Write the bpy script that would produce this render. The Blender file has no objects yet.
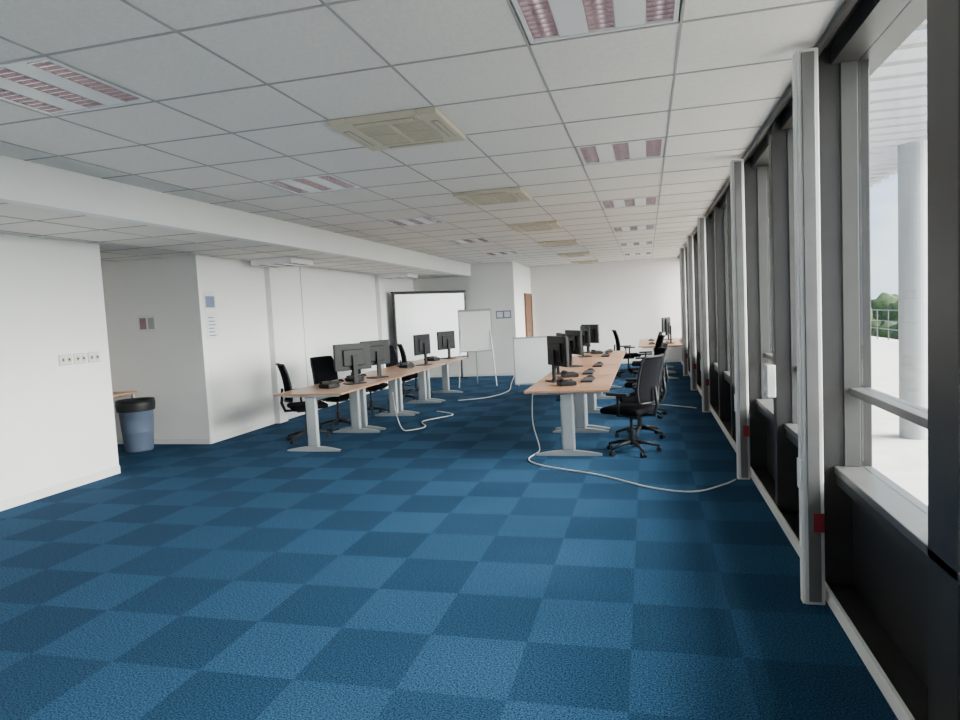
import bpy, bmesh, math, random
from mathutils import Vector, Matrix, Euler
random.seed(3)
C=bpy.context.scene.collection
# ---------------------------------------------------------------- materials
def new_mat(name):
    m=bpy.data.materials.new(name); m.use_nodes=True
    nt=m.node_tree; p=nt.nodes['Principled BSDF']; return m,nt,p
def mat(name,col,rough=0.5,metal=0.0,noise=0.06,nscale=8.0,bump=0.0,bscale=120.0,emit=None,spec=0.5):
    m,nt,p=new_mat(name)
    p.inputs['Roughness'].default_value=rough; p.inputs['Metallic'].default_value=metal
    p.inputs['Specular IOR Level'].default_value=spec
    tc=nt.nodes.new('ShaderNodeTexCoord')
    n=nt.nodes.new('ShaderNodeTexNoise'); n.inputs['Scale'].default_value=nscale; n.inputs['Detail'].default_value=3
    nt.links.new(tc.outputs['Object'],n.inputs['Vector'])
    r=nt.nodes.new('ShaderNodeMapRange'); r.inputs['From Min'].default_value=0.3; r.inputs['From Max'].default_value=0.7
    r.inputs['To Min'].default_value=1-noise; r.inputs['To Max'].default_value=1+noise
    nt.links.new(n.outputs['Fac'],r.inputs['Value'])
    mx=nt.nodes.new('ShaderNodeVectorMath'); mx.operation='SCALE'; mx.inputs[0].default_value=col[:3]
    nt.links.new(r.outputs['Result'],mx.inputs['Scale'])
    nt.links.new(mx.outputs['Vector'],p.inputs['Base Color'])
    if bump>0:
        n2=nt.nodes.new('ShaderNodeTexNoise'); n2.inputs['Scale'].default_value=bscale
        nt.links.new(tc.outputs['Object'],n2.inputs['Vector'])
        b=nt.nodes.new('ShaderNodeBump'); b.inputs['Strength'].default_value=bump; b.inputs['Distance'].default_value=0.002
        nt.links.new(n2.outputs['Fac'],b.inputs['Height']); nt.links.new(b.outputs['Normal'],p.inputs['Normal'])
    if emit:
        p.inputs['Emission Color'].default_value=(*emit[:3],1); p.inputs['Emission Strength'].default_value=emit[3]
    return m
M={}
M['wall']=mat('wall_paint',(0.88,0.865,0.85),0.75,noise=0.015,nscale=1.5,bump=0.05,bscale=200)
M['walltrim']=mat('trim_paint',(0.78,0.78,0.76),0.5,noise=0.02)
M['tile']=mat('ceiling_tile',(0.82,0.77,0.72),0.9,noise=0.05,nscale=60,bump=0.3,bscale=150)
M['tbar']=mat('ceiling_tbar',(0.40,0.38,0.36),0.6)
M['white']=mat('white_plastic',(0.75,0.75,0.74),0.45,noise=0.02)
M['extgrey']=mat('exterior_paint',(0.34,0.34,0.35),0.6,noise=0.03)
M['postwhite']=mat('post_enamel',(0.62,0.61,0.60),0.45,noise=0.02)
M['whitemetal']=mat('white_enamel',(0.8,0.8,0.8),0.35,noise=0.02)
M['beige']=mat('aged_plastic',(0.62,0.55,0.42),0.5,noise=0.04)
M['beigedark']=mat('aged_grille',(0.40,0.35,0.25),0.6,noise=0.04)
M['dark']=mat('anthracite_frame',(0.036,0.033,0.032),0.4,0.1,noise=0.08)
M['panel']=mat('spandrel_panel',(0.024,0.022,0.021),0.4,0.0,noise=0.15,nscale=2)
M['alu']=mat('aluminium',(0.20,0.195,0.19),0.4,0.6,noise=0.06)
M['dalu']=mat('grey_frame_insert',(0.065,0.063,0.061),0.5,0.0,noise=0.06)
M['alu2']=mat('grey_leg_metal',(0.42,0.44,0.46),0.4,0.5,noise=0.03)
M['black']=mat('black_plastic',(0.010,0.010,0.012),0.5,noise=0.1,spec=0.3)
M['fabric']=mat('black_fabric',(0.006,0.006,0.008),1.0,noise=0.2,nscale=60,bump=0.3,bscale=400,spec=0.05)
M['screen']=mat('monitor_glass',(0.010,0.011,0.014),0.15,noise=0.02)
M['key']=mat('keycaps',(0.05,0.05,0.055),0.6)
M['louver']=mat('louver_metal',(0.72,0.64,0.66),0.25,0.85,noise=0.03)
M['cavity']=mat('louver_cavity',(0.34,0.22,0.25),0.4,0.3,noise=0.08)
M['tube']=mat('fluorescent_tube',(0.85,0.82,0.85),0.3,noise=0.01,emit=(1,0.93,0.95,1.5))
M['binblue']=mat('bin_plastic',(0.10,0.13,0.20),0.5,noise=0.05)
M['paper']=mat('paper',(0.80,0.80,0.80),0.8,noise=0.02)
M['ink']=mat('printed_ink',(0.20,0.24,0.38),0.8)
M['red']=mat('red_label',(0.22,0.01,0.02),0.6)
M['redgrey']=mat('sign_print',(0.35,0.22,0.22),0.6)
M['cable']=mat('cable_white',(0.62,0.62,0.60),0.5)
M['board']=mat('whiteboard_surface',(0.82,0.83,0.85),0.2,noise=0.01)
M['door']=mat('door_wood',(0.16,0.07,0.03),0.45,noise=0.2,nscale=12)
M['concrete']=mat('terrace_concrete',(0.52,0.49,0.45),0.9,noise=0.10,nscale=3)
M['farwall']=mat('distant_facade',(0.16,0.16,0.17),0.8)
M['grass']=mat('grass',(0.05,0.07,0.02),0.95,noise=0.4,nscale=0.2)
M['leaf']=mat('foliage',(0.03,0.055,0.012),0.9,noise=0.5,nscale=2)
M['bark']=mat('bark',(0.08,0.05,0.03),0.9)
# wood desk
def wood():
    m,nt,p=new_mat('beech_laminate'); p.inputs['Roughness'].default_value=0.35
    tc=nt.nodes.new('ShaderNodeTexCoord'); mp=nt.nodes.new('ShaderNodeMapping'); mp.inputs['Scale'].default_value=(14,1,14)
    n=nt.nodes.new('ShaderNodeTexNoise'); n.inputs['Scale'].default_value=3; n.inputs['Detail'].default_value=6
    nt.links.new(tc.outputs['Object'],mp.inputs['Vector']); nt.links.new(mp.outputs['Vector'],n.inputs['Vector'])
    r=nt.nodes.new('ShaderNodeValToRGB')
    r.color_ramp.elements[0].position=0.3; r.color_ramp.elements[0].color=(0.33,0.16,0.09,1)
    r.color_ramp.elements[1].position=0.7; r.color_ramp.elements[1].color=(0.43,0.24,0.15,1)
    nt.links.new(n.outputs['Fac'],r.inputs['Fac']); nt.links.new(r.outputs['Color'],p.inputs['Base Color'])
    return m
M['wood']=wood()
def carpet():
    m,nt,p=new_mat('carpet_tiles'); p.inputs['Roughness'].default_value=1.0; p.inputs['Specular IOR Level'].default_value=0.05
    L=nt.links; N=nt.nodes
    tc=N.new('ShaderNodeTexCoord'); mp=N.new('ShaderNodeMapping'); mp.inputs['Location'].default_value=(0.12,-0.1,0.25)
    L.new(tc.outputs['Object'],mp.inputs['Vector'])
    ck=N.new('ShaderNodeTexChecker'); ck.inputs['Scale'].default_value=2.0
    ck.inputs['Color1'].default_value=(0.0205,0.057,0.112,1); ck.inputs['Color2'].default_value=(0.0145,0.041,0.082,1)
    L.new(mp.outputs['Vector'],ck.inputs['Vector'])
    n=N.new('ShaderNodeTexNoise'); n.inputs['Scale'].default_value=120; n.inputs['Detail'].default_value=4; n.inputs['Roughness'].default_value=0.7
    L.new(tc.outputs['Object'],n.inputs['Vector'])
    r=N.new('ShaderNodeMapRange'); r.inputs['From Min'].default_value=0.36; r.inputs['From Max'].default_value=0.64
    r.inputs['To Min'].default_value=0.10; r.inputs['To Max'].default_value=2.0
    L.new(n.outputs['Fac'],r.inputs['Value'])
    sn=N.new('ShaderNodeVectorMath'); sn.operation='SNAP'; sn.inputs[1].default_value=(0.5,0.5,10)
    L.new(mp.outputs['Vector'],sn.inputs[0])
    wn=N.new('ShaderNodeTexWhiteNoise'); L.new(sn.outputs['Vector'],wn.inputs['Vector'])
    r2=N.new('ShaderNodeMapRange'); r2.inputs['To Min'].default_value=0.94; r2.inputs['To Max'].default_value=1.06
    L.new(wn.outputs['Value'],r2.inputs['Value'])
    mu=N.new('ShaderNodeMath'); mu.operation='MULTIPLY'; L.new(r.outputs['Result'],mu.inputs[0]); L.new(r2.outputs['Result'],mu.inputs[1])
    sc=N.new('ShaderNodeVectorMath'); sc.operation='SCALE'
    L.new(ck.outputs['Color'],sc.inputs[0]); L.new(mu.outputs['Value'],sc.inputs['Scale'])
    L.new(sc.outputs['Vector'],p.inputs['Base Color'])
    b=N.new('ShaderNodeBump'); b.inputs['Strength'].default_value=0.35; b.inputs['Distance'].default_value=0.003
    L.new(n.outputs['Fac'],b.inputs['Height']); L.new(b.outputs['Normal'],p.inputs['Normal'])
    return m
M['carpet']=carpet()
def glass():
    m=bpy.data.materials.new('window_glass'); m.use_nodes=True; nt=m.node_tree; nt.nodes.clear()
    o=nt.nodes.new('ShaderNodeOutputMaterial'); t=nt.nodes.new('ShaderNodeBsdfTransparent'); g=nt.nodes.new('ShaderNodeBsdfGlossy')
    t.inputs['Color'].default_value=(0.88,0.93,0.93,1); g.inputs['Roughness'].default_value=0.02
    mx=nt.nodes.new('ShaderNodeMixShader'); mx.inputs[0].default_value=0.06
    nt.links.new(t.outputs[0],mx.inputs[1]); nt.links.new(g.outputs[0],mx.inputs[2]); nt.links.new(mx.outputs[0],o.inputs[0])
    return m
M['glass']=glass()
# ---------------------------------------------------------------- builder
class B:
    def __init__(s): s.bm=bmesh.new(); s.mats=[]
    def mi(s,k):
        if k not in s.mats: s.mats.append(k)
        return s.mats.index(k)
    def add(s,t,k,smooth=False,mx=None):
        i=s.mi(k)
        for f in t.faces: f.material_index=i; f.smooth=smooth
        if mx is not None: bmesh.ops.transform(t,matrix=mx,verts=t.verts)
        me=bpy.data.meshes.new('tmp'); t.to_mesh(me); t.free(); s.bm.from_mesh(me); bpy.data.meshes.remove(me)
    def box(s,a,b,k,bev=0,mx=None,seg=2):
        t=bmesh.new(); bmesh.ops.create_cube(t,size=1)
        c=[(a[i]+b[i])/2 for i in range(3)]; d=[abs(b[i]-a[i]) for i in range(3)]
        for v in t.verts: v.co=Vector((v.co.x*d[0]+c[0],v.co.y*d[1]+c[1],v.co.z*d[2]+c[2]))
        if bev: bmesh.ops.bevel(t,geom=list(t.edges),offset=bev,segments=seg,affect='EDGES',profile=0.5)
        s.add(t,k,False,mx)
    def cyl(s,p,q,r1,k,r2=None,seg=16,smooth=True,mx=None):
        p=Vector(p);q=Vector(q);d=q-p; t=bmesh.new()
        bmesh.ops.create_cone(t,cap_ends=True,segments=seg,radius1=r1,radius2=r1 if r2 is None else r2,depth=d.length)
        R=d.to_track_quat('Z','Y').to_matrix().to_4x4(); R.translation=(p+q)/2
        bmesh.ops.transform(t,matrix=R,verts=t.verts)
        s.add(t,k,False,mx)
    def tube(s,pts,r,k,seg=8,mx=None):
        pts=[Vector(p) for p in pts]; t=bmesh.new(); rings=[]
        for i,p in enumerate(pts):
            d=(pts[min(i+1,len(pts)-1)]-pts[max(i-1,0)]).normalized()
            q=d.to_track_quat('Z','Y'); rr=r[i] if isinstance(r,(list,tuple)) else r
            rings.append([t.verts.new(p+q@Vector((rr*math.cos(2*math.pi*j/seg),rr*math.sin(2*math.pi*j/seg),0))) for j in range(seg)])
        for a,b in zip(rings,rings[1:]):
            o=min(range(seg),key=lambda o:(a[0].co-b[o].co).length)
            for j in range(seg):
                t.faces.new((a[j],a[(j+1)%seg],b[(j+1+o)%seg],b[(j+o)%seg]))
            b[:]=b[o:]+b[:o]
        t.faces.new(rings[0][::-1]); t.faces.new(rings[-1])
        s.add(t,k,True,mx)
    def grid(s,fn,nu,nv,k,thick=0.0,mx=None):
        t=bmesh.new(); V=[[t.verts.new(fn(i/nu,j/nv)) for j in range(nv+1)] for i in range(nu+1)]
        fs=[t.faces.new((V[i][j],V[i+1][j],V[i+1][j+1],V[i][j+1])) for i in range(nu) for j in range(nv)]
        if thick:
            bmesh.ops.recalc_face_normals(t,faces=t.faces); bmesh.ops.solidify(t,geom=t.faces[:],thickness=thick)
        s.add(t,k,True,mx)
    def lathe(s,prof,k,seg=28,mx=None,c=(0,0)):
        t=bmesh.new(); R=[[t.verts.new((c[0]+r*math.cos(2*math.pi*j/seg),c[1]+r*math.sin(2*math.pi*j/seg),z)) for j in range(seg)] for r,z in prof]
        for a,b in zip(R,R[1:]):
            for j in range(seg): t.faces.new((a[j],a[(j+1)%seg],b[(j+1)%seg],b[j]))
        s.add(t,k,True,mx)
    def quad(s,pts,k):
        t=bmesh.new(); t.faces.new([t.verts.new(p) for p in pts]); s.add(t,k)
    def mesh(s,name):
        me=bpy.data.meshes.new(name); s.bm.to_mesh(me); s.bm.free()
        for k in s.mats: me.materials.append(M[k])
        return me
    def obj(s,name,loc=(0,0,0),rz=0):
        return place(s.mesh(name),name,loc,rz)
def place(me,name,loc=(0,0,0),rz=0,rot=None):
    o=bpy.data.objects.new(name,me); C.objects.link(o); o.location=loc
    o.rotation_euler=rot if rot else (0,0,math.radians(rz)); return o
def simple(name,a,b,k,bev=0):
    x=B(); x.box(a,b,k,bev); return x.obj(name)
# ---------------------------------------------------------------- dimensions
ZC=2.91; ZL=2.62; XR=0.90; XL=-5.95; XB=-4.38; YB=-3.1; YP=16.6; YF=19.2; XP=-3.25; G=0.708; GX=0.195; GY=3.26
XG=1.11; YN=6.25
b=B(); b.box((-9.2,YB-0.1,-0.12),(1.3,YF+0.1,0),'carpet'); b.obj('floor')
simple('wall_left',(XL-0.12,YB,0),(XL,YN,ZC),'wall')
simple('wall_recess_near',(-9.1,YN-0.12,0),(XL-0.121,YN,ZC),'wall')
simple('wall_recess_side',(-9.2,YN,0),(-9.1,7.9,ZC),'wall')
simple('wall_recess_end',(-9.1,7.9,0),(XL,8.02,ZC),'wall')
b=B(); b.box((XL-0.12,8.021,0),(XL,YP,ZC),'wall')
b.box((XL,9.55,0),(XL+0.10,9.80,ZC),'wall',0.004)
b.box((XL,14.05,0),(XL+0.10,14.3,ZC),'wall',0.004)
for y in (10.7,): b.box((XL,y-0.006,0.1),(XL+0.006,y+0.006,ZL),'tbar')
b.obj('wall_left_far')
simple('wall_partition',(XL,YP,0),(XP,YP+0.12,ZC),'wall')
simple('wall_corridor',(XP-0.12,YP+0.121,0),(XP,YF,ZC),'wall')
simple('wall_far',(XP-0.12,YF,0),(1.3,YF+0.12,3.1),'wall')
simple('wall_back',(-9.2,YB-0.12,0),(1.3,YB,3.1),'wall')
simple('baseboard_left',(XL,YB,0),(XL+0.015,YN,0.09),'walltrim',0.003)
simple('baseboard_recess',(-9.1,7.885,0),(XL,7.9,0.08),'walltrim',0.003)
b=B(); 
for a,c in ((7.9,9.55),(9.80,14.05),(14.3,YP)): b.box((XL,a,0),(XL+0.012,c,0.08),'walltrim',0.003)
b.obj('baseboard_left_far')
simple('baseboard_partition',(XL+0.02,YP-0.015,0),(XP,YP,0.08),'walltrim',0.003)
simple('baseboard_far',(XP,YF-0.015,0),(0.85,YF,0.08),'walltrim',0.003)
simple('baseboard_right',(0.885,YB,0),(0.905,YF-0.02,0.075),'walltrim',0.003)
# ceiling
LUM=[]; CAS=[]
for k in range(-2,6):
    y0=GY-G+4*G*k
    if y0+G<YF and y0>YB:
        LUM.append((GX-G,y0))
        if y0+G<YP: LUM.append((GX-5*G,y0))
    y1=GY+G+4*G*k
    if y1>YB and y1+G<YF: CAS.append((GX-3*G,y1))
def near(a,c): return abs(a[0]-c[0])<0.01 and abs(a[1]-c[1])<0.01
XE=0.88
xs=[XB]+[x for x in [GX-G*i for i in range(10,-2,-1)] if XB<x<XE]+[XE]
ys=[YB]+[y for y in [GY+G*i for i in range(-12,30)] if YB<y<YF]+[YF]
b=B()
for x0,x1 in zip(xs,xs[1:]):
    for y0,y1 in zip(ys,ys[1:]):
        if any(near((x0,y0),l) for l in LUM): continue
        b.quad([(x0,y0,ZC),(x0,y1,ZC),(x1,y1,ZC),(x1,y0,ZC)],'tile')
TB=0.0065
for x in xs: b.box((x-TB,YB,ZC-0.004),(x+TB,YF,ZC+0.002),'tbar')
for y in ys: b.box((XB,y-TB,ZC-0.0045),(XE,y+TB,ZC+0.002),'tbar')
b.obj('ceiling')
simple('sun_block_slab',(-9.2,YB-0.1,3.12),(1.35,YF+0.1,3.3),'tile')  # unseen slab, added to stop sun leaking in around the suspended ceiling
b=B(); 
lx=[-9.1]+[XB-G*i for i in range(6,-1,-1)]
ly=[YB]+[y for y in ys[1:] if y<YP]+[YP]
b.box((-9.1,YB,ZL),(XB-0.001,YP,ZL+0.02),'tile')
for x in lx[1:]: b.box((x-TB,YB,ZL-0.004),(x+TB,YP,ZL),'tbar')
for y in ly: b.box((-9.1,y-TB,ZL-0.0045),(XB-0.02,y+TB,ZL),'tbar')
b.obj('ceiling_low')
simple('trim_beam',(XB-0.10,YB,ZL-0.02),(XB+0.02,YP,ZC-0.001),'wall',0.006)
simple('trim_ceiling_edge',(0.88,YB,ZC-0.05),(0.90,YF,3.12),'dark')
# ---------------------------------------------------------------- luminaire
b=B(); w=G-0.03; h=w/2
b.box((-h,-h,-0.004),(-h+0.02,h,0.07),'whitemetal'); b.box((h-0.02,-h,-0.004),(h,h,0.07),'whitemetal')
b.box((-h+0.02,-h,-0.004),(h-0.02,-h+0.02,0.07),'whitemetal'); b.box((-h+0.02,h-0.02,-0.004),(h-0.02,h,0.07),'whitemetal')
b.box((-h-0.014,-h-0.014,0.07),(h+0.014,h+0.014,0.08),'whitemetal')
iw=w-0.04; sw=iw*0.19; pw=(iw-3*sw)/2
x=-iw/2
for i in range(3):
    xa=x; xb=x+sw
    b.box((xa,-iw/2,0.055),(xb,iw/2,0.068),'cavity')
    for sgn,xe in ((1,xa),(-1,xb)):
        b.grid(lambda u,v,sgn=sgn,xe=xe:(xe+sgn*0.022*u*u,-iw/2+iw*v,0.0+0.05*u),4,1,'louver')
    b.cyl(((xa+xb)/2,-iw/2,0.045),((xa+xb)/2,iw/2,0.045),0.008,'tube',seg=10)
    n=13
    for j in range(n):
        y=-iw/2+iw*(j+0.5)/n
        b.box((xa+0.004,y-0.003,0.0),(xb-0.004,y+0.003,0.026),'louver')
    x=xb
    if i<2:
        b.box((x,-iw/2,0.0),(x+pw,iw/2,0.012),'whitemetal',0.004); x+=pw
lum=b.mesh('recessed_luminaire')
for (x,y) in LUM: place(lum,'recessed_luminaire',(x+G/2,y+G/2,ZC))
for y in (3.26,9.63-0.708,14.6-0.708):
    o=place(lum,'recessed_luminaire',(XB-1.5*G,y+G/2,ZL-0.09)); 
# cassette
b=B(); h=G/2+0.01
b.box((-h,-h,-0.035),(-h+0.13,h,0),'beige',0.008); b.box((h-0.13,-h,-0.035),(h,h,0),'beige',0.008)
b.box((-h+0.13,-h,-0.035),(h-0.13,-h+0.13,0),'beige',0.008); b.box((-h+0.13,h-0.13,-0.035),(h-0.13,h,0),'beige',0.008)
g=h-0.13
b.box((-g,-g,-0.012),(g,g,0),'beigedark')
for i in range(17):
    y=-g+2*g*(i+0.5)/17; b.box((-g,y-0.006,-0.03),(g,y+0.006,-0.012),'beige')
b.box((-g,-0.012,-0.034),(g,0.012,-0.02),'beige'); b.box((-0.012,-g,-0.034),(0.012,g,-0.02),'beige')
for r in range(4):
    mx=Matrix.Rotation(math.pi/2*r,4,'Z')
    b.box((-g+0.03,h-0.085,-0.038),(g-0.03,h-0.035,-0.034),'beigedark',mx=mx)
    b.box((-g+0.04,h-0.07,-0.042),(g-0.04,h-0.045,-0.036),'beige',mx=mx)
cas=b.mesh('ceiling_air_conditioner')
for (x,y) in CAS: place(cas,'ceiling_air_conditioner',(x+G/2,y+G/2,ZC-0.005))
# ---------------------------------------------------------------- facade
b=B()
b.box((1.06,YB,0),(1.13,YF,0.66),'panel'); b.box((0.905,YB,0),(1.06,YF,0.02),'panel')
b.box((0.97,YB,0.66),(1.16,YF,0.70),'alu',0.004)
b.box((0.98,YB,0.60),(1.0,YF,0.66),'dark')
b.box((1.05,YB,1.09),(1.15,YF,1.13),'alu',0.004)
b.box((0.98,YB,2.84),(1.25,YF,3.12),'dark'); b.box((0.90,YB,2.93),(0.98,YF,3.12),'dark')
mull=[2.63+1.34*i for i in range(-4,13)]
for y in mull:
    w2=0.05; nr=abs(y-2.63)<0.01
    b.box((0.97 if nr else 0.912,y-(0.20 if nr else w2),0.02),(1.16,y+w2,2.93),'dark',0.006)
    b.box((1.02,y-w2-0.014,0.70),(1.10,y-w2,2.84),'dalu',0.003)
    b.box((1.06,y+w2,0.70),(1.14,y+w2+0.04,2.84),'dalu',0.003)
b.obj('wall_right')
for i,(y0,y1) in enumerate(zip(mull,mull[1:])):
    ye=y1-0.26 if abs(y1-2.63)<0.01 else y1-0.06
    g=B(); g.box((XG-0.004,y0+0.09,1.13),(XG+0.004,ye,2.84),'glass'); g.box((XG-0.004,y0+0.09,0.70),(XG+0.004,ye,1.09),'glass')
    g.obj('window_%d'%(i+1))
# white posts with trunking
PH=2.868
b=B(); b.box((-0.05,-0.04,0),(0.05,0.04,PH),'postwhite',0.006); b.box((-0.03,-0.052,0.02),(0.03,-0.04,PH-0.02),'alu',0.003)
b.box((-0.058,-0.03,0.0),(-0.05,0.03,PH-0.01),'walltrim',0.002)
b.box((-0.066,-0.03,0.62),(-0.058,0.03,0.78),'white',0.003)
b.box((-0.005,-0.056,0.40),(0.045,-0.052,0.50),'red',0.001)
post=b.mesh('trunking_post')
for y in (-1.45,1.15,3.75,6.35,10.25,12.85,15.45): place(post,'trunking_post',(0.82,y,0))
b=B(); b.box((-0.03,-0.08,-0.12),(0.03,0.08,0.12),'white',0.006)
for z in (-0.06,0.0,0.06): b.box((-0.034,-0.03,z-0.02),(-0.03,0.03,z+0.02),'walltrim',0.002)
b.obj('socket_box',(0.881,4.5+0.81,1.02))
# ---------------------------------------------------------------- exterior
simple('terrace_ground',(1.4,-12,-0.35),(9.0,45,-0.12),'concrete')
b=B()
for i in range(80): b.box((1.7,-2+i*0.35,3.35),(3.6,-2+i*0.35+0.10,3.43),'extgrey')
for x in (1.7,3.5): b.box((x,-2,3.43),(x+0.12,26,3.6),'extgrey')
b.obj('exterior_canopy')
b=B()
for y in (3.6,8.9,14.2,19.5,24.8): b.cyl((3.1,y,-0.12),(3.1,y,3.35),0.17,'extgrey',seg=32)
b.obj('exterior_columns')
b=B()
for i in range(40): b.cyl((8.6,-4+i*1.2,-0.12),(8.6,-4+i*1.2,1.0),0.02,'dalu')
for z in (0.3,0.6,1.0): b.cyl((8.6,-4,z),(8.6,43,z),0.018,'dalu')
b.obj('terrace_railing')
simple('exterior_ground',(1.4,-150,-9.3),(400,400,-9),'grass')
b=B()
for x,y,w_,h_ in ((60,170,26,8),(95,210,30,10),(40,230,20,7)):
    b.box((x,y,-9),(x+w_,y+12,-9+h_),'farwall')
    for q in range(int(w_/3)): b.box((x+1+q*3,y-0.1,-9+h_-3.5),(x+2.6+q*3,y,-9+h_-1.6),'screen')
b.obj('distant_buildings')
t=bmesh.new(); bmesh.ops.create_icosphere(t,subdivisions=3,radius=1)
for v in t.verts: v.co*=1+random.uniform(-0.13,0.13)
b=B(); b.add(t,'leaf',True,Matrix.Translation((0,0,4))@Matrix.Diagonal((3.0,3.0,3.2,1))); b.cyl((0,0,0),(0,0,2),0.3,'bark')
tree=b.mesh('tree')
for i in range(70):
    o=place(tree,'tree',(random.uniform(22,140),random.uniform(30,160),-9)); o.scale=[random.uniform(0.9,1.5)]*3
# ---------------------------------------------------------------- desk
def desk_mesh(W=0.93,L=1.58):
    b=B(); b.box((-W/2,-L/2,0.715),(W/2,L/2,0.74),'wood',0.003)
    for s in (-1,1):
        y=s*(L/2-0.10)
        b.box((-0.075,y-0.035,0.05),(0.075,y+0.035,0.70),'alu2',0.028,seg=3)
        b.box((-W/2+0.08,y-0.03,0.69),(W/2-0.08,y+0.03,0.715),'alu2',0.004)
        n=12
        def fn(u,v,y=y): 
            x=-0.37+0.74*u; z=0.015+0.045*(1-abs(2*u-1)**1.6); return (x,y-0.04*(1-0.4*abs(2*u-1))+0.08*(1-0.4*abs(2*u-1))*v,z)
        b.grid(fn,n,1,'alu2'); 
        def fn2(u,v,y=y,sg=-1):
            x=-0.37+0.74*u; z=(0.015+0.045*(1-abs(2*u-1)**1.6)); return (x,y-0.04*(1-0.4*abs(2*u-1)),z*v)
        def fn3(u,v,y=y):
            x=-0.37+0.74*u; z=(0.015+0.045*(1-abs(2*u-1)**1.6)); return (x,y+0.04*(1-0.4*abs(2*u-1)),z*v)
        b.grid(fn2,n,1,'alu2'); b.grid(fn3,n,1,'alu2')
        for e in (-0.36,0.36): b.cyl((e,y,0),(e,y,0.016),0.022,'black')
    b.box((-0.02,-L/2+0.14,0.63),(0.02,L/2-0.14,0.68),'alu2')
    b.box((-0.14,-L/2+0.2,0.60),(-0.04,L/2-0.2,0.615),'black')
    return b.mesh('desk')
dm=desk_mesh()
RX=-0.885
for i in range(4): place(dm,'desk',(RX,7.98+1.6*i,0))
LX=-4.12; dm2=desk_mesh(0.93,1.46)
for i in range(4): place(dm2,'desk',(LX,8.10+1.48*i,0))
place(dm2,'desk',(0.27,15.5,0)); place(dm2,'desk',(0.27,17.0,0))
# ---------------------------------------------------------------- chair (faces +Y)
def chair_mesh():
    b=B()
    for i in range(5):
        a=2*math.pi*i/5+0.3; c,s_=math.cos(a),math.sin(a)
        b.tube([(0.03*c,0.03*s_,0.12),(0.15*c,0.15*s_,0.11),(0.29*c,0.29*s_,0.075)],[0.026,0.021,0.014],'black')
        px,py=0.29*c,0.29*s_
        b.cyl((px,py,0.04),(px,py,0.08),0.011,'black')
        tx,ty=-s_,c
        for d in (-0.017,0.017): b.cyl((px+tx*(d-0.009),py+ty*(d-0.009),0.027),(px+tx*(d+0.009),py+ty*(d+0.009),0.027),0.027,'black')
    b.cyl((0,0,0.09),(0,0,0.26),0.03,'black'); b.cyl((0,0,0.26),(0,0,0.42),0.018,'black')
    b.box((-0.12,-0.14,0.41),(0.12,0.12,0.45),'black',0.012)
    b.box((-0.25,-0.22,0.45),(0.25,0.26,0.52),'fabric',0.034,seg=4)
    b.tube([(0,-0.12,0.43),(0,-0.28,0.44),(0,-0.32,0.55),(0,-0.30,0.75)],[0.022,0.022,0.02,0.016],'black')
    def bk(u,v):
        x=(u-0.5)*2; z=0.58+0.50*v; w=0.235-0.03*abs(2*v-1)**3
        return (x*w, -0.29+0.05*x*x-0.06*(v-0.3)**2*2+0.03*(1-v),z)
    b.grid(bk,12,12,'fabric',0.018)
    edge=[bk(i/12,0) for i in range(13)]+[bk(1,j/12) for j in range(1,13)]+[bk(i/12,1) for i in range(11,-1,-1)]+[bk(0,j/12) for j in range(11,-1,-1)]
    b.tube(edge,0.014,'black',seg=6)
    for s in (-1,1):
        b.tube([(s*0.14,0.0,0.44),(s*0.27,0.0,0.46),(s*0.29,-0.01,0.56),(s*0.29,-0.01,0.67)],0.016,'black')
        b.box((s*0.29-0.04,-0.14,0.67),(s*0.29+0.04,0.12,0.70),'black',0.013,seg=3)
    return b.mesh('office_chair')
cm=chair_mesh()
for x,y,r in ((-0.20,7.45,62),(-0.12,8.35,100),(-0.05,9.9,80),(-0.05,11.9,100),(-0.05,13.4,90),(-0.44,15.7,-80)): place(cm,'office_chair',(x,y,0),r)
for x,y,r in ((-4.58,8.15,-50),(-4.58,9.1,-110),(-4.56,10.3,-80),(-4.58,11.9,-95),(-4.68,12.9,-60)): place(cm,'office_chair',(x,y,0),r)
# ---------------------------------------------------------------- monitor (faces +Y)
b=B()
b.box((-0.28,-0.02,0.19),(0.28,0.02,0.56),'black',0.008); b.box((-0.265,0.02,0.21),(0.265,0.0215,0.545),'screen')
b.box((-0.16,-0.045,0.25),(0.16,-0.02,0.48),'black',0.012)
b.box((-0.035,-0.075,0.01),(0.035,-0.045,0.40),'black',0.006)
b.box((-0.13,-0.13,0.0),(0.13,0.09,0.014),'black',0.006)
mon=b.mesh('computer_monitor')
b=B(); b.box((-0.22,-0.07,0),(0.22,0.07,0.018),'black',0.004)
for r in range(5):
    for c in range(15): b.box((-0.21+c*0.028,-0.06+r*0.025,0.018),(-0.21+c*0.028+0.023,-0.06+r*0.025+0.020,0.025),'key')
kb=b.mesh('computer_keyboard')
b=B()
b.grid(lambda u,v:(0.03*math.sin(v*2*math.pi)*math.sin(u*math.pi/2),0.055*math.cos(v*2*math.pi)*math.sin(u*math.pi/2),0.035*math.cos(u*math.pi/2)),6,16,'black')
mouse=b.mesh('computer_mouse')
b=B(); b.box((-0.1,-0.1,0),(0.1,0.1,0.05),'black',0.012); b.box((-0.09,-0.09,0.05),(-0.04,0.09,0.085),'black',0.014,seg=3)
for i in range(3):
    for j in range(4): b.box((0.0+i*0.028,-0.07+j*0.028,0.05),(0.02+i*0.028,-0.05+j*0.028,0.056),'key')
b.box((0.0,0.05,0.05),(0.08,0.085,0.058),'screen')
phone=b.mesh('desk_phone')
ZT=0.741
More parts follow.
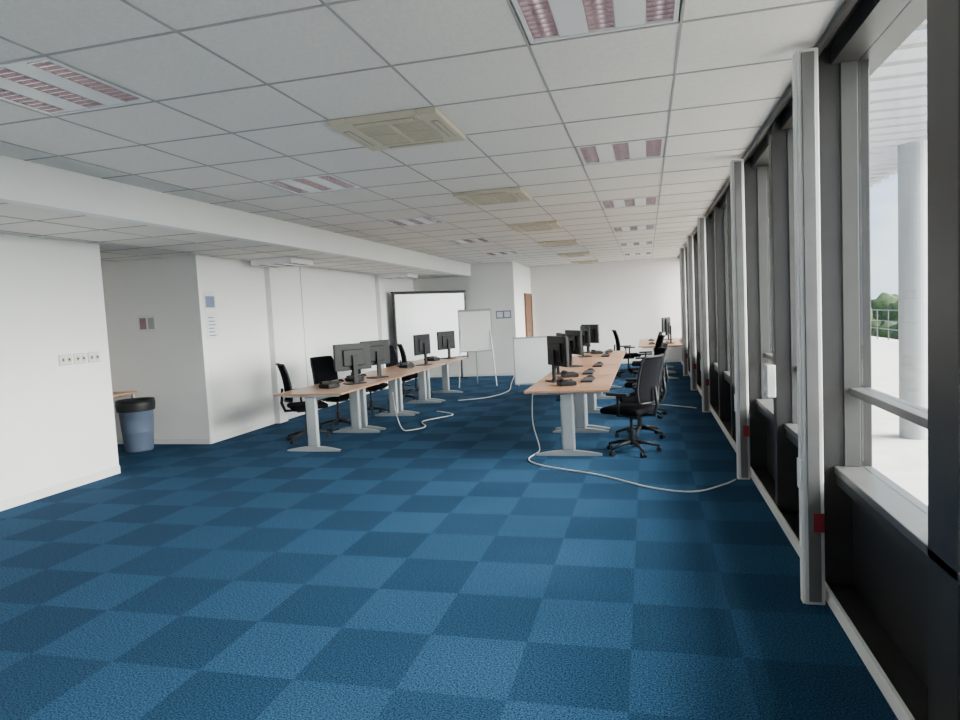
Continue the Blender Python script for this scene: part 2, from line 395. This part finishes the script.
def station(x,y,r,d=1,ph=True,kr=0):
    place(mon,'computer_monitor',(x,y,ZT),r)
    place(kb,'computer_keyboard',(x+0.36*d,y,ZT),-90*d+kr)
    place(mouse,'computer_mouse',(x+0.36*d,y+0.32,ZT),90)
    if ph: place(phone,'desk_phone',(x+0.15*d,y-0.45,ZT),20*d)
for x,y,r in ((-1.08,8.15,-58),(-1.15,9.1,-72),(-1.1,10.2,-60),(-1.1,12.2,-70),(-1.1,13.3,-50)): station(x,y,r,1,ph=(int(y*10)%2==1))
for x,y,r in ((-3.98,8.45,52),(-3.98,9.25,65),(-3.98,11.4,80),(-3.98,12.9,70)): station(x,y,r,-1,ph=True)
station(0.46,15.5,80,-1,False); station(0.46,17.0,70,-1,False)
# ---------------------------------------------------------------- flipchart
b=B()
b.box((-0.36,-0.015,0.80),(0.36,0.015,1.72),'board',0.004)
b.box((-0.37,-0.03,1.68),(0.37,0.02,1.73),'alu2',0.004); b.box((-0.36,-0.06,0.78),(0.36,0.0,0.80),'alu2',0.004)
for s in (-1,1): b.box((s*0.362-0.01,-0.018,0.80),(s*0.362+0.01,0.018,1.70),'alu2')
b.box((-0.33,-0.022,0.84),(0.33,-0.015,1.67),'paper')
b.cyl((-0.30,0.02,1.6),(-0.42,-0.12,0),0.013,'alu2'); b.cyl((0.30,0.02,1.6),(0.42,-0.12,0),0.013,'alu2'); b.cyl((0,0.03,1.6),(0,0.55,0),0.013,'alu2')
b.obj('flipchart_easel',(-3.72,14.3,0),15)
# low whiteboard
b=B(); b.box((-0.42,-0.012,0.02),(0.42,0.012,1.05),'board',0.004)
b.box((-0.43,-0.016,0.0),(0.43,0.016,0.03),'alu2'); b.box((-0.43,-0.016,1.03),(0.43,0.016,1.06),'alu2')
b.box((-0.435,-0.016,0.0),(-0.41,0.016,1.06),'alu2'); b.box((0.41,-0.016,0.0),(0.435,0.016,1.06),'alu2')
for s in (-1,1): b.box((s*0.35-0.015,-0.2,0),(s*0.35+0.015,0.2,0.02),'alu2')
b.obj('mobile_whiteboard',(-2.45,14.4,0),10)
# projection screen
A=Vector((-5.78,14.65,0)); Bq=Vector((-4.50,16.42,0)); mid=(A+Bq)/2; Lh=(Bq-A).length/2; ang=math.degrees(math.atan2(Bq.y-A.y,Bq.x-A.x))
b=B(); b.box((-Lh,-0.012,0.50),(Lh,0.012,2.22),'black',0.004); b.box((-Lh+0.05,-0.016,0.57),(Lh-0.05,-0.012,2.17),'board')
b.box((-Lh-0.02,-0.03,2.2),(Lh+0.02,0.05,2.24),'black',0.01)
for s in (-1,1): b.box((s*(Lh-0.2)-0.02,0.012,0),(s*(Lh-0.2)+0.02,0.05,2.2),'black'); b.box((s*(Lh-0.2)-0.03,-0.25,0),(s*(Lh-0.2)+0.03,0.15,0.03),'black',0.005)
b.obj('projection_screen',mid,ang)
# door
b=B(); b.box((0,-0.45,0),(0.03,0.45,2.05),'door',0.003)
b.box((0,-0.52,0),(0.05,-0.45,2.12),'door'); b.box((0,0.45,0),(0.05,0.52,2.12),'door'); b.box((0,-0.45,2.05),(0.05,0.45,2.12),'door')
b.cyl((0.03,-0.36,1.0),(0.08,-0.36,1.0),0.012,'alu2'); b.cyl((0.08,-0.36,1.0),(0.08,-0.24,1.0),0.01,'alu2')
b.obj('door_1',(XP+0.001,18.5,0))
# ---------------------------------------------------------------- bin
b=B()
b.lathe([(0.0,0.0),(0.17,0.0),(0.18,0.03),(0.22,0.62),(0.235,0.63),(0.235,0.66),(0.22,0.66),(0.20,0.3),(0.17,0.04)],'binblue')
b.lathe([(0.235,0.55),(0.245,0.64),(0.238,0.70),(0.21,0.68),(0.18,0.4),(0.12,0.2),(0,0.18)],'black')
b.obj('waste_bin',(-6.76,7.48,0))
b=B(); b.box((-0.45,-0.3,0.74),(0.45,0.3,0.77),'wood',0.003)
for x in (-0.41,0.41):
    for y in (-0.26,0.26): b.box((x-0.02,y-0.02,0),(x+0.02,y+0.02,0.74),'alu2')
b.obj('side_table',(-7.50,7.55,0))
# wall switches
for i in range(3):
    b=B(); b.box((0,-0.08,-0.055),(0.006,0.08,0.055),'alu2',0.002); b.box((0.006,-0.074,-0.049),(0.014,0.074,0.049),'white',0.004)
    for s in (-1,1): b.box((0.014,s*0.038-0.026,-0.03),(0.018,s*0.038+0.026,0.03),'beige',0.002); b.box((0.018,s*0.038-0.012,-0.012),(0.019,s*0.038+0.012,0.012),'key')
    b.obj('wall_socket',(XL,5.66+0.185*i,1.36))
b=B(); b.box((0,-0.13,-0.13),(0.006,0.13,0.13),'paper'); b.box((0.006,-0.10,-0.10),(0.007,0.10,0.06),'ink'); b.obj('wall_poster',(XL,8.12,2.0))
b=B(); b.box((0,-0.13,-0.19),(0.006,0.13,0.19),'paper')
for j in range(6): b.box((0.006,-0.09,-0.15+j*0.05),(0.007,0.07-0.02*(j%3),-0.135+j*0.05),'ink')
b.obj('wall_poster',(XL,8.14,1.65))
b=B(); b.box((-0.15,-0.004,-0.12),(0.15,0,0.12),'paper'); b.box((-0.12,-0.005,-0.08),(-0.01,-0.004,0.08),'redgrey'); b.box((0.02,-0.005,-0.08),(0.12,-0.004,0.08),'alu2'); b.obj('wall_sign',(-6.83,7.9,1.72))
b=B(); b.box((-0.2,-0.004,-0.1),(0.2,0,0.1),'ink'); b.box((-0.17,-0.005,-0.07),(-0.02,-0.004,0.07),'paper'); b.box((0.02,-0.005,-0.07),(0.17,-0.004,0.07),'paper'); b.obj('wall_notice',(-3.55,YP,1.57))
# cables
def cable(name,pts,r=0.009,k='cable'):
    P=[Vector(p) for p in pts]; out=[]
    for i in range(len(P)-1):
        p0=P[max(i-1,0)];p1=P[i];p2=P[i+1];p3=P[min(i+2,len(P)-1)]
        for j in range(8):
            t=j/8; q=0.5*((2*p1)+(-p0+p2)*t+(2*p0-5*p1+4*p2-p3)*t*t+(-p0+3*p1-3*p2+p3)*t**3); q.z=max(q.z,r); out.append(q)
    out.append(P[-1]); b=B(); b.tube(out,r,k,seg=6); b.obj(name)
cable('power_cable',[(-1.37,7.9,0.70),(-1.37,7.8,0.3),(-1.25,7.5,0.01),(-1.30,7.05,0.01),(-1.1,6.75,0.01),(-0.49,6.38,0.01),(0.0,5.95,0.01),(0.35,5.85,0.01),(0.62,6.1,0.01),(0.74,6.28,0.01)],0.007)
cable('power_cable',[(-3.6,8.9,0.55),(-3.55,8.9,0.2),(-3.4,8.8,0.01),(-3.2,9.1,0.01),(-3.4,9.6,0.01),(-3.1,10.2,0.01),(-3.5,10.6,0.01)],0.007)
cable('power_cable',[(-3.5,11.9,0.01),(-3.0,12.3,0.01),(-2.8,13.2,0.01),(-3.0,14.5,0.01),(-3.3,16.4,0.01)],0.007)
cable('power_cable',[(-0.3,11.2,0.01),(0.2,11.0,0.01),(0.7,10.6,0.01)],0.007)
# ---------------------------------------------------------------- light
w=bpy.data.worlds.new('sky'); bpy.context.scene.world=w; w.use_nodes=True; nt=w.node_tree; bg=nt.nodes['Background']
tc=nt.nodes.new('ShaderNodeTexCoord'); n=nt.nodes.new('ShaderNodeTexNoise'); n.inputs['Scale'].default_value=3.5; n.inputs['Detail'].default_value=6
mp=nt.nodes.new('ShaderNodeMapping'); mp.inputs['Scale'].default_value=(1,1,2.5)
nt.links.new(tc.outputs['Generated'],mp.inputs['Vector']); nt.links.new(mp.outputs['Vector'],n.inputs['Vector'])
r=nt.nodes.new('ShaderNodeValToRGB'); r.color_ramp.elements[0].position=0.42; r.color_ramp.elements[0].color=(0.30,0.52,0.95,1)
r.color_ramp.elements[1].position=0.62; r.color_ramp.elements[1].color=(1,0.98,0.95,1)
nt.links.new(n.outputs['Fac'],r.inputs['Fac']); nt.links.new(r.outputs['Color'],bg.inputs['Color']); bg.inputs['Strength'].default_value=3.0
sd=bpy.data.lights.new('sun','SUN'); sd.energy=48.0; sd.angle=math.radians(58); sd.color=(1,0.93,0.85)
so=bpy.data.objects.new('sun',sd); C.objects.link(so)
d=Vector((-1,0.10,-0.52)); so.rotation_euler=d.to_track_quat('-Z','Y').to_euler()
# ---------------------------------------------------------------- camera
th=math.radians(14.3); ph=math.radians(4.04); ro=0.05
f=Vector((-math.sin(th)*math.cos(ph),math.cos(th)*math.cos(ph),-math.sin(ph)))
r0=Vector((math.cos(th),math.sin(th),0)); u0=r0.cross(f)
R=r0*math.cos(ro)-u0*math.sin(ro); U=r0*math.sin(ro)+u0*math.cos(ro)
cd=bpy.data.cameras.new('camera'); cd.sensor_width=36; cd.lens=660/960*36; cd.clip_start=0.05; cd.clip_end=1000
co=bpy.data.objects.new('camera',cd); C.objects.link(co)
mw=Matrix(((R.x,U.x,-f.x,0),(R.y,U.y,-f.y,0),(R.z,U.z,-f.z,1.63),(0,0,0,1))); co.matrix_world=mw
bpy.context.scene.camera=co
